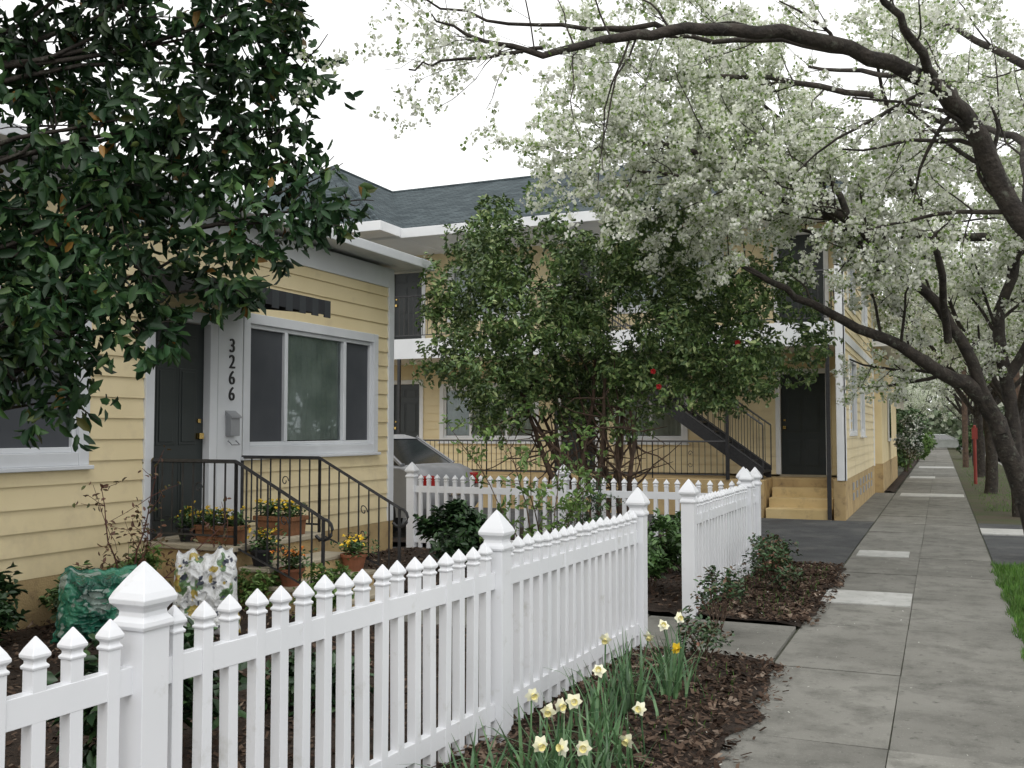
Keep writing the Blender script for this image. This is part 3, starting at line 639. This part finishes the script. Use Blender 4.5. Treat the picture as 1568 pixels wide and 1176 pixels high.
for b in bl:
    p=np.array(b[:3]); o=np.array((-4.75,3.25,min(3.4,max(1.7,b[2]-.5)))); m=(o+p)/2+rng.normal(0,.08,3)
    mb.tube(smooth([o,m,p],3),[.018,.016,.014,.012,.010,.007,.005],5)
    for k in range(5): mb.tube(mkpath(p,rng.normal(0,1,3),b[3],3,.2,0),[.006,.005,.004,.003],3)
mb.build('trunk_and_branches',bark_m,et,smooth=True)
# generic shrub
def shrub(name,x,y,z,rx,rz,n,s0,s1,mat,k=6,stems=7,asp=.5,sr=.006,shell=.3,sm=bark2_m):
    e=empty(name); nb=10; bl=[]
    for _ in range(nb):
        a=rng.uniform(0,6.28); q=rx*.65*math.sqrt(rng.random()); bl.append((x+q*math.cos(a),y+q*math.sin(a),z+rng.uniform(.35,.95)*rz*2*.8,rx*.42))
    c=np.concatenate([np.array(b[:3])+unit(rng.normal(0,1,(n//nb,3)))*b[3]*rng.uniform(shell,1,(n//nb,1)) for b in bl]); c=c[c[:,2]>z+.03]
    ax=c-np.array([x,y,z+rz*.6]); C,T,Nn,s=rosettes(c,ax+np.array([0,0,.3]),k,s0,s1); leaves('leaves',C,T,Nn,s,asp,mat,e)
    mb=MB()
    for b in bl[:stems]:
        p=np.array(b[:3]); mb.tube(smooth([(x+rng.uniform(-.04,.04),y+rng.uniform(-.04,.04),z-.03),((x+p[0])/2,(y+p[1])/2,z+(p[2]-z)*.4),p],3),sr,4)
    mb.build('stems',sm,e); return e
green_m=leafmat('shrub_leaf',[(0,(.035,.08,.022)),(.6,(.07,.14,.04)),(1,(.13,.22,.075))],trans=0,nscale=4)
dgreen_m=leafmat('dark_shrub_leaf',[(0,(.015,.04,.015)),(.6,(.03,.07,.025)),(1,(.06,.12,.04))],trans=0,nscale=4)
lime_m=leafmat('young_leaf',[(0,(.09,.18,.04)),(.6,(.16,.27,.07)),(1,(.26,.37,.12))],trans=.3,nscale=4)
rose_m=leafmat('rose_leaf',[(0,(.035,.075,.03)),(.6,(.06,.12,.045)),(.85,(.12,.07,.04)),(1,(.18,.08,.05))],trans=0,nscale=4)
shrub('garden_shrub',-5.0,9.75,.05,.46,.42,420,.07,.12,dgreen_m,asp=.45)
shrub('garden_shrub',-2.55,9.1,.05,.38,.42,230,.05,.10,green_m)
shrub('garden_shrub',-2.7,10.4,.05,.3,.36,150,.05,.09,green_m)
shrub('garden_shrub',-5.45,7.0,.03,.28,.2,150,.03,.06,lime_m)
shrub('garden_shrub',-4.55,6.7,.03,.26,.32,190,.04,.07,lime_m)
shrub('garden_shrub',-6.3,5.9,.05,.35,.2,200,.04,.08,green_m)
shrub('garden_shrub',-6.35,6.5,.05,.25,.3,160,.04,.07,lime_m)
shrub('garden_shrub',-6.3,4.9,.05,.35,.3,200,.05,.09,dgreen_m)
shrub('garden_shrub',-3.3,3.5,.05,.45,.3,260,.06,.11,dgreen_m)
shrub('garden_shrub',-3.2,4.6,.05,.35,.22,160,.05,.09,dgreen_m)
shrub('rose_bush',-1.50,9.9,.03,.36,.27,230,.03,.055,rose_m,k=5)
shrub('rose_bush',-1.65,10.9,.03,.3,.27,150,.03,.055,rose_m,k=5)
shrub('rose_bush',-1.62,7.75,.03,.22,.28,110,.03,.055,rose_m,k=5)
shrub('rose_bush',-1.50,6.75,.03,.2,.2,80,.03,.05,rose_m,k=5)
def sapling(name,x,y,z,h,nb,mat,sm,s0,s1,per=4,spread=.5):
    e=empty(name); mb=MB(); C=[]
    for k in range(nb):
        a=rng.uniform(0,6.28); p=mkpath((x,y,z-.02),(math.cos(a)*spread,math.sin(a)*spread,1),h*rng.uniform(.7,1.05),8,.10,.02); mb.tube(p,[.011-.001*i for i in range(9)],4)
        for j in range(2,9):
            for q in range(2):
                c=mkpath(p[j],rng.normal(0,1,3)+np.array((0,0,.6)),rng.uniform(.12,.38),3,.2,0); mb.tube(c,[.004,.003,.0025,.002],3)
                for t in c[1:]: C.append(t)
    mb.build('stems',sm,e); C=np.array(C); C=np.repeat(C,per,0)+rng.normal(0,.02,(len(C)*per,3)); n=len(C)
    leaves('leaves',C,rng.normal(0,1,(n,3))+np.array([0,0,.2]),rng.normal(0,1,(n,3))+np.array([0,0,1]),rng.uniform(s0,s1,n),.5,mat,e); return e
sapling('young_tree',-3.75,9.3,.05,1.8,6,lime_m,bark2_m,.04,.085,per=4,spread=.45)
redl=leafmat('new_red_leaf',[(0,(.10,.045,.03)),(.5,(.16,.08,.05)),(1,(.12,.15,.05))],trans=.2,nscale=4)
sapling('rose_plant',-6.05,6.2,.05,1.35,4,redl,M('red_stem',(.12,.05,.04)),.03,.06,per=2,spread=.3)
needle_m=leafmat('conifer_needle',[(0,(.03,.07,.03)),(1,(.07,.13,.06))],trans=0,nscale=5)
sapling('small_conifer',-3.95,11.0,.05,1.0,4,needle_m,bark2_m,.03,.05,per=7,spread=.25)
whitef=leafmat('white_flower_shrub_leaf',[(0,(.04,.09,.03)),(.5,(.08,.15,.05)),(.55,(.7,.72,.66)),(1,(.82,.83,.8))],trans=0,nscale=2)
shrub('white_flowering_shrub',-.95,31.5,.4,.55,.95,900,.05,.1,whitef)
shrub('dark_hedge_shrub',-1.6,38.5,.0,1.1,1.2,900,.08,.16,green_m,shell=.7)
shrub('dark_hedge_shrub',-1.3,41.5,.0,.8,.7,600,.08,.16,lime_m,shell=.7)
shrub('dark_hedge_shrub',-2.1,46,.0,1.6,1.4,900,.1,.2,green_m,shell=.7)
shrub('dark_hedge_shrub',-1.2,56,.0,1.0,.8,500,.1,.2,lime_m,shell=.7)
shrub('dark_hedge_shrub',1.9,62,.0,1.2,1.2,500,.1,.2,green_m,shell=.7)
# distant trees mass
C=[]
for k in range(190):
    x=rng.uniform(-22,18); y=rng.uniform(96,125); z=rng.uniform(.0,8.) if k<130 else rng.uniform(-.2,3.5)
    if k>=130: x=rng.uniform(-7,9)
    C.append(np.array((x,y,z))+unit(rng.normal(0,1,(160,3)))*rng.uniform(.8,2.2)*rng.uniform(.5,1,(160,1)))
C=np.concatenate(C); C=C[C[:,2]>-.1]; n=len(C)
dist_m=leafmat('distant_foliage',[(0,(.07,.10,.05)),(.6,(.13,.18,.09)),(1,(.35,.38,.28))],trans=0,nscale=.3)
leaves('distant_trees',C,rng.normal(0,1,(n,3)),rng.normal(0,1,(n,3)),rng.uniform(.3,.6,n),.8,dist_m,quad=True)
# ------------------------------------------------------------------ daffodils
strap_m=leafmat('daffodil_leaf',[(0,(.06,.14,.06)),(1,(.14,.25,.11))],trans=.2,nscale=5)
cream_m=M('daffodil_petal',(.85,.83,.60),(.82,.81,.68),rough=.5,scale=20); yel_m=M('daffodil_trumpet',(.85,.60,.04),rough=.5); yc=M('pale_trumpet',(.85,.77,.35),rough=.5)
def daffodils(name,blooms,clumps):
    mb=MB()
    for (x,y,n,h) in clumps:
        for _ in range(n):
            a=rng.uniform(0,6.28); bx=x+rng.normal(0,.07); by=y+rng.normal(0,.07); H=h*rng.uniform(.6,1.1); ln=rng.uniform(.05,.22); fl=rng.random()<.25
            pts=[]
            for k in range(6):
                t=k/5; pts.append(np.array((bx+math.cos(a)*ln*t**1.8*(2 if fl else 1),by+math.sin(a)*ln*t**1.8*(2 if fl else 1),.02+H*(t-(.45*t**3 if fl else 0)))))
            wd=np.array((-math.sin(a),math.cos(a),0))*rng.uniform(.006,.010)
            for k in range(5):
                w0=wd*(1-(k/5)**3); w1=wd*(1-((k+1)/5)**3) if k<4 else wd*.05
                mb.face([pts[k]-w0,pts[k]+w0,pts[k+1]+w1,pts[k+1]-w1],0)
    for i,(x,y,z,c) in enumerate(blooms):
        b=np.array((x+rng.normal(0,.03),y+rng.normal(0,.03),.02)); tp=np.array((x,y,z)); mid=(b+tp)/2+rng.normal(0,.01,3); mid[2]=z*.6
        face=unit(np.array((rng.normal(.45,.6),-1+rng.normal(0,.5),rng.normal(-.05,.4))))
        mb.tube([b,mid,tp+np.array((0,0,.01))],.0045,5,0)
        u=unit(np.cross(face,(0,0,1.)));w=np.cross(u,face); tp=tp+face*.02
        for k in range(6):
            a=k*math.pi/3+rng.normal(0,.12); d=u*math.cos(a)+w*math.sin(a); e=-u*math.sin(a)+w*math.cos(a); R=.038*rng.uniform(.85,1.1)
            back=face*rng.uniform(-.014,.010)
            mb.face([tp,tp+d*R*.5+e*R*.42+back*.4,tp+d*R*.85+e*R*.2+back,tp+d*R+back,tp+d*R*.5-e*R*.42+back*.4],c)
        ring=[[tp+face*q+(u*math.cos(a)+w*math.sin(a))*rr for a in np.linspace(0,2*math.pi,9)[:-1]] for q,rr in ((0,.009),(.012,.011),(.02,.016))]
        for j in range(2):
            for k in range(8): mb.face([ring[j][k],ring[j][(k+1)%8],ring[j+1][(k+1)%8],ring[j+1][k]],3 if c==1 else 2)
    mb.build(name,[strap_m,cream_m,yel_m,yc],None)
daffodils('daffodil_plants',[(-1.66,5.05,.50,1),(-1.56,5.56,.43,1),(-1.45,5.69,.34,2),(-1.5,5.97,.45,1),(-1.56,5.85,.42,1)],[(-1.62,5.3,46,.42),(-1.5,5.75,40,.36),(-1.7,4.95,26,.38),(-1.55,6.1,18,.36)])
daffodils('daffodil_plants',[(-1.55,4.06,.41,1),(-1.5,4.1,.42,1),(-1.70,4.11,.43,1),(-1.6,4.75,.39,1),(-1.35,4.65,.26,1),(-1.5,3.7,.35,1),(-1.4,3.74,.33,1),(-1.35,3.82,.32,1),(-1.25,4.11,.29,1),(-1.58,4.0,.40,1)],[(-1.65,4.2,40,.36),(-1.45,4.45,40,.3),(-1.5,3.8,34,.3),(-1.35,4.05,30,.28),(-1.8,3.7,26,.36),(-1.6,3.4,20,.3),(-1.25,3.6,20,.16)])
# porch flower pots
def pot(name,x,y,z,r,h,fm,clay):
    e=empty(name); mb=MB(); mb.loft(x,y,[(z,r*.7),(z+h*.85,r),(z+h*.85,r*1.1),(z+h,r*1.1),(z+h,r*.9),(z+h-.03,r*.85)],n=20,rot=0); mb.build('pot',clay,e,smooth=False)
    c=np.array((x,y,z+h+.05))+rng.normal(0,1,(60,3))*np.array((r*.6,r*.6,.05)); C,T,Nn,s=rosettes(c,np.tile(np.array([[0,0,1.]]),(60,1)),5,.03,.055); leaves('leaves',C,T,Nn,s,.5,green_m,e)
    c=np.array((x,y,z+h+.12))+rng.normal(0,1,(22,3))*np.array((r*.6,r*.6,.035)); C,T,Nn,s=rosettes(c,np.tile(np.array([[.4,-.4,1.]]),(22,1)),6,.018,.026,jit=.002); leaves('flowers',C,T,Nn,s,.8,fm,e)
clay=M('terracotta',(.28,.11,.06),(.22,.09,.05),rough=.8,scale=9); yf=leafmat('yellow_flowers',[(0,(.8,.5,.02)),(1,(.85,.65,.05))],trans=0); of=leafmat('orange_flowers',[(0,(.7,.2,.02)),(1,(.8,.3,.04))],trans=0); dk=M('dark_pot',(.03,.03,.035),rough=.4)
pot('flower_pot',-6.35,7.12,.59,.11,.13,yf,dk); pot('flower_pot',-5.52,7.12,.41,.11,.15,yf,dk); pot('flower_pot',-5.2,7.1,.26,.11,.15,of,clay); pot('flower_pot',-5.2,8.1,.26,.12,.16,yf,clay)
def planter(name,x,y,z,lx,ly,h,mat,fmat):
    e=empty(name); mb=MB()
    P8=[(x-lx,y-ly),(x+lx,y-ly),(x+lx,y+ly),(x-lx,y+ly)]
    mb.hexa([(a*.94+x*.06,b*.94+y*.06,z) for a,b in P8]+[(a,b,z+h) for a,b in P8]); 
    mb.box(x-lx-.015,x+lx+.015,y-ly-.015,y-ly+.012,z+h-.03,z+h+.012); mb.box(x-lx-.015,x+lx+.015,y+ly-.012,y+ly+.015,z+h-.03,z+h+.012)
    mb.box(x-lx-.015,x-lx+.012,y-ly+.012,y+ly-.012,z+h-.03,z+h+.012); mb.box(x+lx-.012,x+lx+.015,y-ly+.012,y+ly-.012,z+h-.03,z+h+.012)
    mb.build('box',mat,e,bevel=.004)
    n=110; c=np.array((x,y,z+h+.05))+rng.uniform(-1,1,(n,3))*np.array((lx,ly,.06)); C,T,Nn,s=rosettes(c,np.tile(np.array([[0,0,1.]]),(n,1)),5,.03,.06); leaves('leaves',C,T,Nn,s,.5,green_m,e)
    n=34; c=np.array((x,y,z+h+.12))+rng.uniform(-1,1,(n,3))*np.array((lx,ly,.05)); C,T,Nn,s=rosettes(c,np.tile(np.array([[.4,-.4,1.]]),(n,1)),6,.018,.026,jit=.002); leaves('flowers',C,T,Nn,s,.8,fmat,e)
wood=M('planter_wood',(.24,.11,.055),(.17,.08,.04),rough=.75,scale=12,bump=.2)
planter('flower_planter_box',-5.98,7.12,.59,.22,.10,.15,wood,yf); planter('flower_planter_box',-5.95,7.95,.59,.22,.12,.17,wood,yf)
# bags
def bag(name,x,y,z,w,h,T,mat,seed,rz=0,tilt=.15,slump=0.,rnd=3.2):
    """pillow-shaped filled plastic bag with flat heat-sealed hems and radial creases"""
    n=64; V=[];F=[]
    for side in (1,-1):
        for j in range(n+1):
            for i in range(n+1):
                a=-1+2*i/n; b=-1+2*j/n
                full=(max(0,1-abs(a)**rnd)**.55)*(max(0,1-abs(b/.93)**4)**.55 if abs(b)<.93 else 0)
                cr=mnoise.noise(Vector((a*5+seed,b*2.2,side*3)))*.26+mnoise.noise(Vector((a*11,b*5+seed,side)))*.12+(1-abs(mnoise.noise(Vector((a*4,b*6,seed+side)))))**5*.26
                t=T*full*(.85+cr)
                puck=1-.09*(1-abs(b))*abs(a)-.07*mnoise.noise(Vector((b*6,seed,a)))-.16*max(0,b)**3
                xx=a*w*puck*(1+.12*(1-(b+1)/2)); zz=(b+1)*h*.5*(1-.05*(1-abs(a)))+.03*mnoise.noise(Vector((a*3,seed,2)))*(b+1)
                yy=side*(t+.003)+ (.03*mnoise.noise(Vector((a*2.5,seed,b)))*w*4 if abs(b)>.9 else .02*mnoise.noise(Vector((a*2,seed,b*2))))
                if b<-.5: yy*=1.15
                yy+=slump*((b+1)/2)**2.2*w
                zz-=abs(slump)*((b+1)/2)**2*h*.25
                V.append((xx,yy+tilt*zz,max(zz,0)))
    m=(n+1)*(n+1)
    for s in (0,1):
        for j in range(n):
            for i in range(n):
                q=s*m+j*(n+1)+i; f=(q,q+1,q+n+2,q+n+1); F.append(f if s else f[::-1])
    for j in range(n):
        for i in (0,n):
            q=j*(n+1)+i; F.append((q,q+n+1,m+q+n+1,m+q))
            q=(j) + (0 if i==0 else n*(n+1)); F.append((q,q+1,m+q+1,m+q))
    o=raw_mesh(name,V,F,mat); o.data.polygons.foreach_set('use_smooth',[True]*len(F)); o.location=(x,y,z); o.rotation_euler=(0,0,rz); return o
def bagmat(name,base,spots,rough=.28):
    """plastic with irregular printed patches: list of (colour,scale,threshold,seed)"""
    m,nt,b,out=newmat(name); N=nt.nodes;L=nt.links
    tc=N.new('ShaderNodeTexCoord'); col=None
    for (c,sc,th,sd) in spots:
        mp=N.new('ShaderNodeMapping'); mp.inputs['Location'].default_value=(sd,sd*.7,sd*.3); L.new(tc.outputs['Object'],mp.inputs[0])
        n=N.new('ShaderNodeTexNoise'); n.inputs['Scale'].default_value=sc; n.inputs['Detail'].default_value=2; L.new(mp.outputs[0],n.inputs['Vector'])
        r=N.new('ShaderNodeValToRGB'); r.color_ramp.elements[0].position=th; r.color_ramp.elements[1].position=th+.03; L.new(n.outputs['Fac'],r.inputs['Fac'])
        mx=N.new('ShaderNodeMix'); mx.data_type='RGBA'; mx.inputs[7].default_value=(*c,1); L.new(r.outputs[0],mx.inputs[0])
        if col is None: mx.inputs[6].default_value=(*base,1)
        else: L.new(col,mx.inputs[6])
        col=mx.outputs[2]
    L.new(col,b.inputs['Base Color']); b.inputs['Roughness'].default_value=rough; b.inputs['Specular IOR Level'].default_value=.6
    n2=N.new('ShaderNodeTexNoise'); n2.inputs['Scale'].default_value=14; n2.inputs['Distortion'].default_value=1.5; L.new(tc.outputs['Object'],n2.inputs['Vector'])
    bp=N.new('ShaderNodeBump'); bp.inputs['Strength'].default_value=.8; bp.inputs['Distance'].default_value=.025; L.new(n2.outputs['Fac'],bp.inputs['Height']); L.new(bp.outputs['Normal'],b.inputs['Normal'])
    return m
bagw=bagmat('printed_bag_plastic',(.74,.75,.75),[((.12,.22,.09),7,.56,1),((.45,.34,.08),9,.60,5),((.05,.06,.09),13,.60,9),((.40,.08,.06),11,.66,13)])
bagg=bagmat('green_bag_plastic',(.02,.13,.085),[((.05,.24,.15),5,.5,2),((.30,.38,.34),6,.57,7),((.015,.07,.05),9,.58,11)],rough=.16)
bag('garden_waste_bag',-5.72,5.5,.05,.30,.56,.26,bagg,3,.9,tilt=.1,slump=.15,rnd=2.2); bag('soil_bag',-5.05,5.85,.05,.235,.66,.13,bagw,8,.75,tilt=.12)
# ------------------------------------------------------------------ cars
glassd=M('car_glass',(.02,.025,.03),rough=.08,spec=.7); rubber=M('tyre',(.02,.02,.02),rough=.8); redl_m=M('tail_light',(.45,.02,.02),rough=.2); chrome=M('chrome',(.6,.6,.62),rough=.2,metal=1)
def car(name,loc,rz,col):
    e=empty(name); e.location=loc; e.rotation_euler=(0,0,rz); paint=M(name+'_paint',col,rough=.25,spec=.6)
    lower=[(-2.12,.30),(-2.22,.42),(-2.24,.60),(-2.18,.80),(-2.06,.93),(-1.9,.99),(-1.45,1.01),(.95,.99),(1.5,.93),(1.95,.84),(2.16,.70),(2.23,.52),(2.18,.30)]
    mb=MB(); n=len(lower)
    secs=[(-.86,.93,.93),(-.84,.97,.97),(-.70,.995,1.0),(-.35,1.0,1.012),(.35,1.0,1.012),(.70,.995,1.0),(.84,.97,.97),(.86,.93,.93)]
    for (y,kx,kz) in secs:
        for (x,z) in lower: mb.v.append((x*kx,y,.3+(z-.3)*kz))
    for j in range(len(secs)-1):
        for i in range(n): mb.f.append((j*n+i,j*n+(i+1)%n,(j+1)*n+(i+1)%n,(j+1)*n+i)); mb.m.append(0)
    mb.f.append(tuple(range(n))); k=(len(secs)-1)*n; mb.f.append(tuple(k+n-1-i for i in range(n))); mb.m+=[0,0]
    mb.build('body',paint,e,bevel=.02,smooth=True)
    mb=MB()
    mb.hexa([(-1.75,-.74,.98),(1.05,-.74,.98),(1.05,.74,.98),(-1.75,.74,.98),(-1.15,-.58,1.38),(.2,-.58,1.38),(.2,.58,1.38),(-1.15,.58,1.38)]); mb.build('windows',glassd,e,bevel=.03)
    mb=MB(); mb.hexa([(-1.2,-.61,1.365),(.25,-.61,1.365),(.25,.61,1.365),(-1.2,.61,1.365),(-1.0,-.50,1.43),(.1,-.50,1.43),(.1,.50,1.43),(-1.0,.50,1.43)])
    for s in (-1,1):
        for (xa,xb) in ((-1.74,-1.15),(-.35,-.33),(1.03,.22)): mb.tube([(xa,.75*s,.99),(xb,.60*s,1.38)],.035,6)
    mb.build('roof',paint,e,bevel=.03)
    mb=MB(); 
    for x in (-1.4,1.4):
        for s in (-1,1):
            mb.tube([(x,s*.66,.31),(x,s*.87,.31)],.31,20,0); mb.tube([(x,s*.871,.31),(x,s*.885,.31)],.19,14,1)
    mb.build('wheels',[rubber,chrome],e)
    mb=MB(); 
    for s in (-1,1):
        a,b_=sorted((s*.82,s*.58)); mb.hexa([(-2.25,a,.70),(-2.0,a,.70),(-2.0,b_,.70),(-2.25,b_,.70),(-2.19,a,.86),(-1.95,a,.87),(-1.95,b_,.87),(-2.19,b_,.86)],0); mb.box(2.0,2.2,a,b_,.60,.72,1)
    mb.box(-2.26,-2.15,-.25,.25,.55,.66,1); mb.build('lights_and_plate',[redl_m,chrome],e,bevel=.02); return e
car('parked_car',(-9.25,13.8,.0),math.pi-.05,(.36,.37,.39)).scale=(1.05,1.03,1.08)
car('parked_car',(3.8,60,-.12),math.pi/2,(.4,.42,.4)); car('parked_car',(3.8,75,-.12),math.pi/2,(.12,.16,.3)); car('parked_car',(.2,93,-.1),.1,(.30,.32,.30)); car('parked_car',(3.8,45,-.12),math.pi/2,(.3,.3,.32))
# distant house, posts
dh=empty('distant_house'); mb=MB(); mb.box(-9,-3,80,90,0,4.2); mb.build('walls',M('red_brown_wall',(.22,.07,.05)),dh); r=MB(); hip(r,-9.4,-2.6,79.6,90.4,4.2,6.2); r.build('roof',roof_m,dh)
dh=empty('distant_house'); mb=MB(); mb.box(-12,-2.2,58,70,0,3.6); mb.build('walls',M('cream_wall',(.55,.5,.4)),dh); r=MB(); hip(r,-12.4,-1.9,57.6,70.4,3.6,5.4); r.build('roof',roof_m,dh)
mb=MB(); mb.loft(.95,33,[(-.02,.05),(1.75,.045),(1.78,.02)],n=8); mb.box(.87,1.03,32.96,33.04,1.35,1.7); mb.build('red_post',M('red_paint',(.28,.055,.045)))
for (x,y) in ((1.0,48),(2.3,36)):
    mb=MB(); mb.loft(x,y,[(-.1,.13),(8,.10)],n=10); mb.box(x-.9,x+.9,y-.05,y+.05,7.2,7.32); mb.build('utility_pole',bark2_m)
# ------------------------------------------------------------------ light, world, camera
w=bpy.data.worlds.new('World'); S.world=w; w.use_nodes=True; nt=w.node_tree; N=nt.nodes;L=nt.links; bg=N['Background']
sk=N.new('ShaderNodeTexSky'); sk.sky_type='NISHITA'; sk.sun_disc=False; sk.sun_elevation=math.radians(52); sk.sun_rotation=math.radians(150); sk.dust_density=4; sk.air_density=1.5
hs=N.new('ShaderNodeHueSaturation'); hs.inputs['Saturation'].default_value=.10; L.new(sk.outputs[0],hs.inputs['Color'])
mx=N.new('ShaderNodeMix'); mx.data_type='RGBA'; mx.inputs[0].default_value=.78; mx.inputs[7].default_value=(10.8,10.85,10.8,1); L.new(hs.outputs[0],mx.inputs[6]); L.new(mx.outputs[2],bg.inputs['Color'])
bg.inputs['Strength'].default_value=.147
sun=bpy.data.lights.new('sun','SUN'); sun.energy=.6; sun.angle=math.radians(30); sun.color=(1,.97,.92)
so=bpy.data.objects.new('sun',sun); el=math.radians(52); az=math.radians(150)
d=Vector((math.sin(az)*math.cos(el),math.cos(az)*math.cos(el),math.sin(el))); so.rotation_euler=d.to_track_quat('Z','Y').to_euler(); link(so)
cam=bpy.data.cameras.new('camera'); cam.sensor_width=36; cam.lens=1500/1568*36; cam.clip_end=3000; cam.clip_start=.05
co=bpy.data.objects.new('camera',cam); co.location=(0,0,1.6); co.rotation_euler=(math.radians(90)+math.atan(72/1500),0,math.radians(23.6)); link(co); S.camera=co
S.view_settings.view_transform='Standard'; S.view_settings.look='None'; S.view_settings.exposure=0
print('COUNTS',n0,n1,n2,n3,n4)
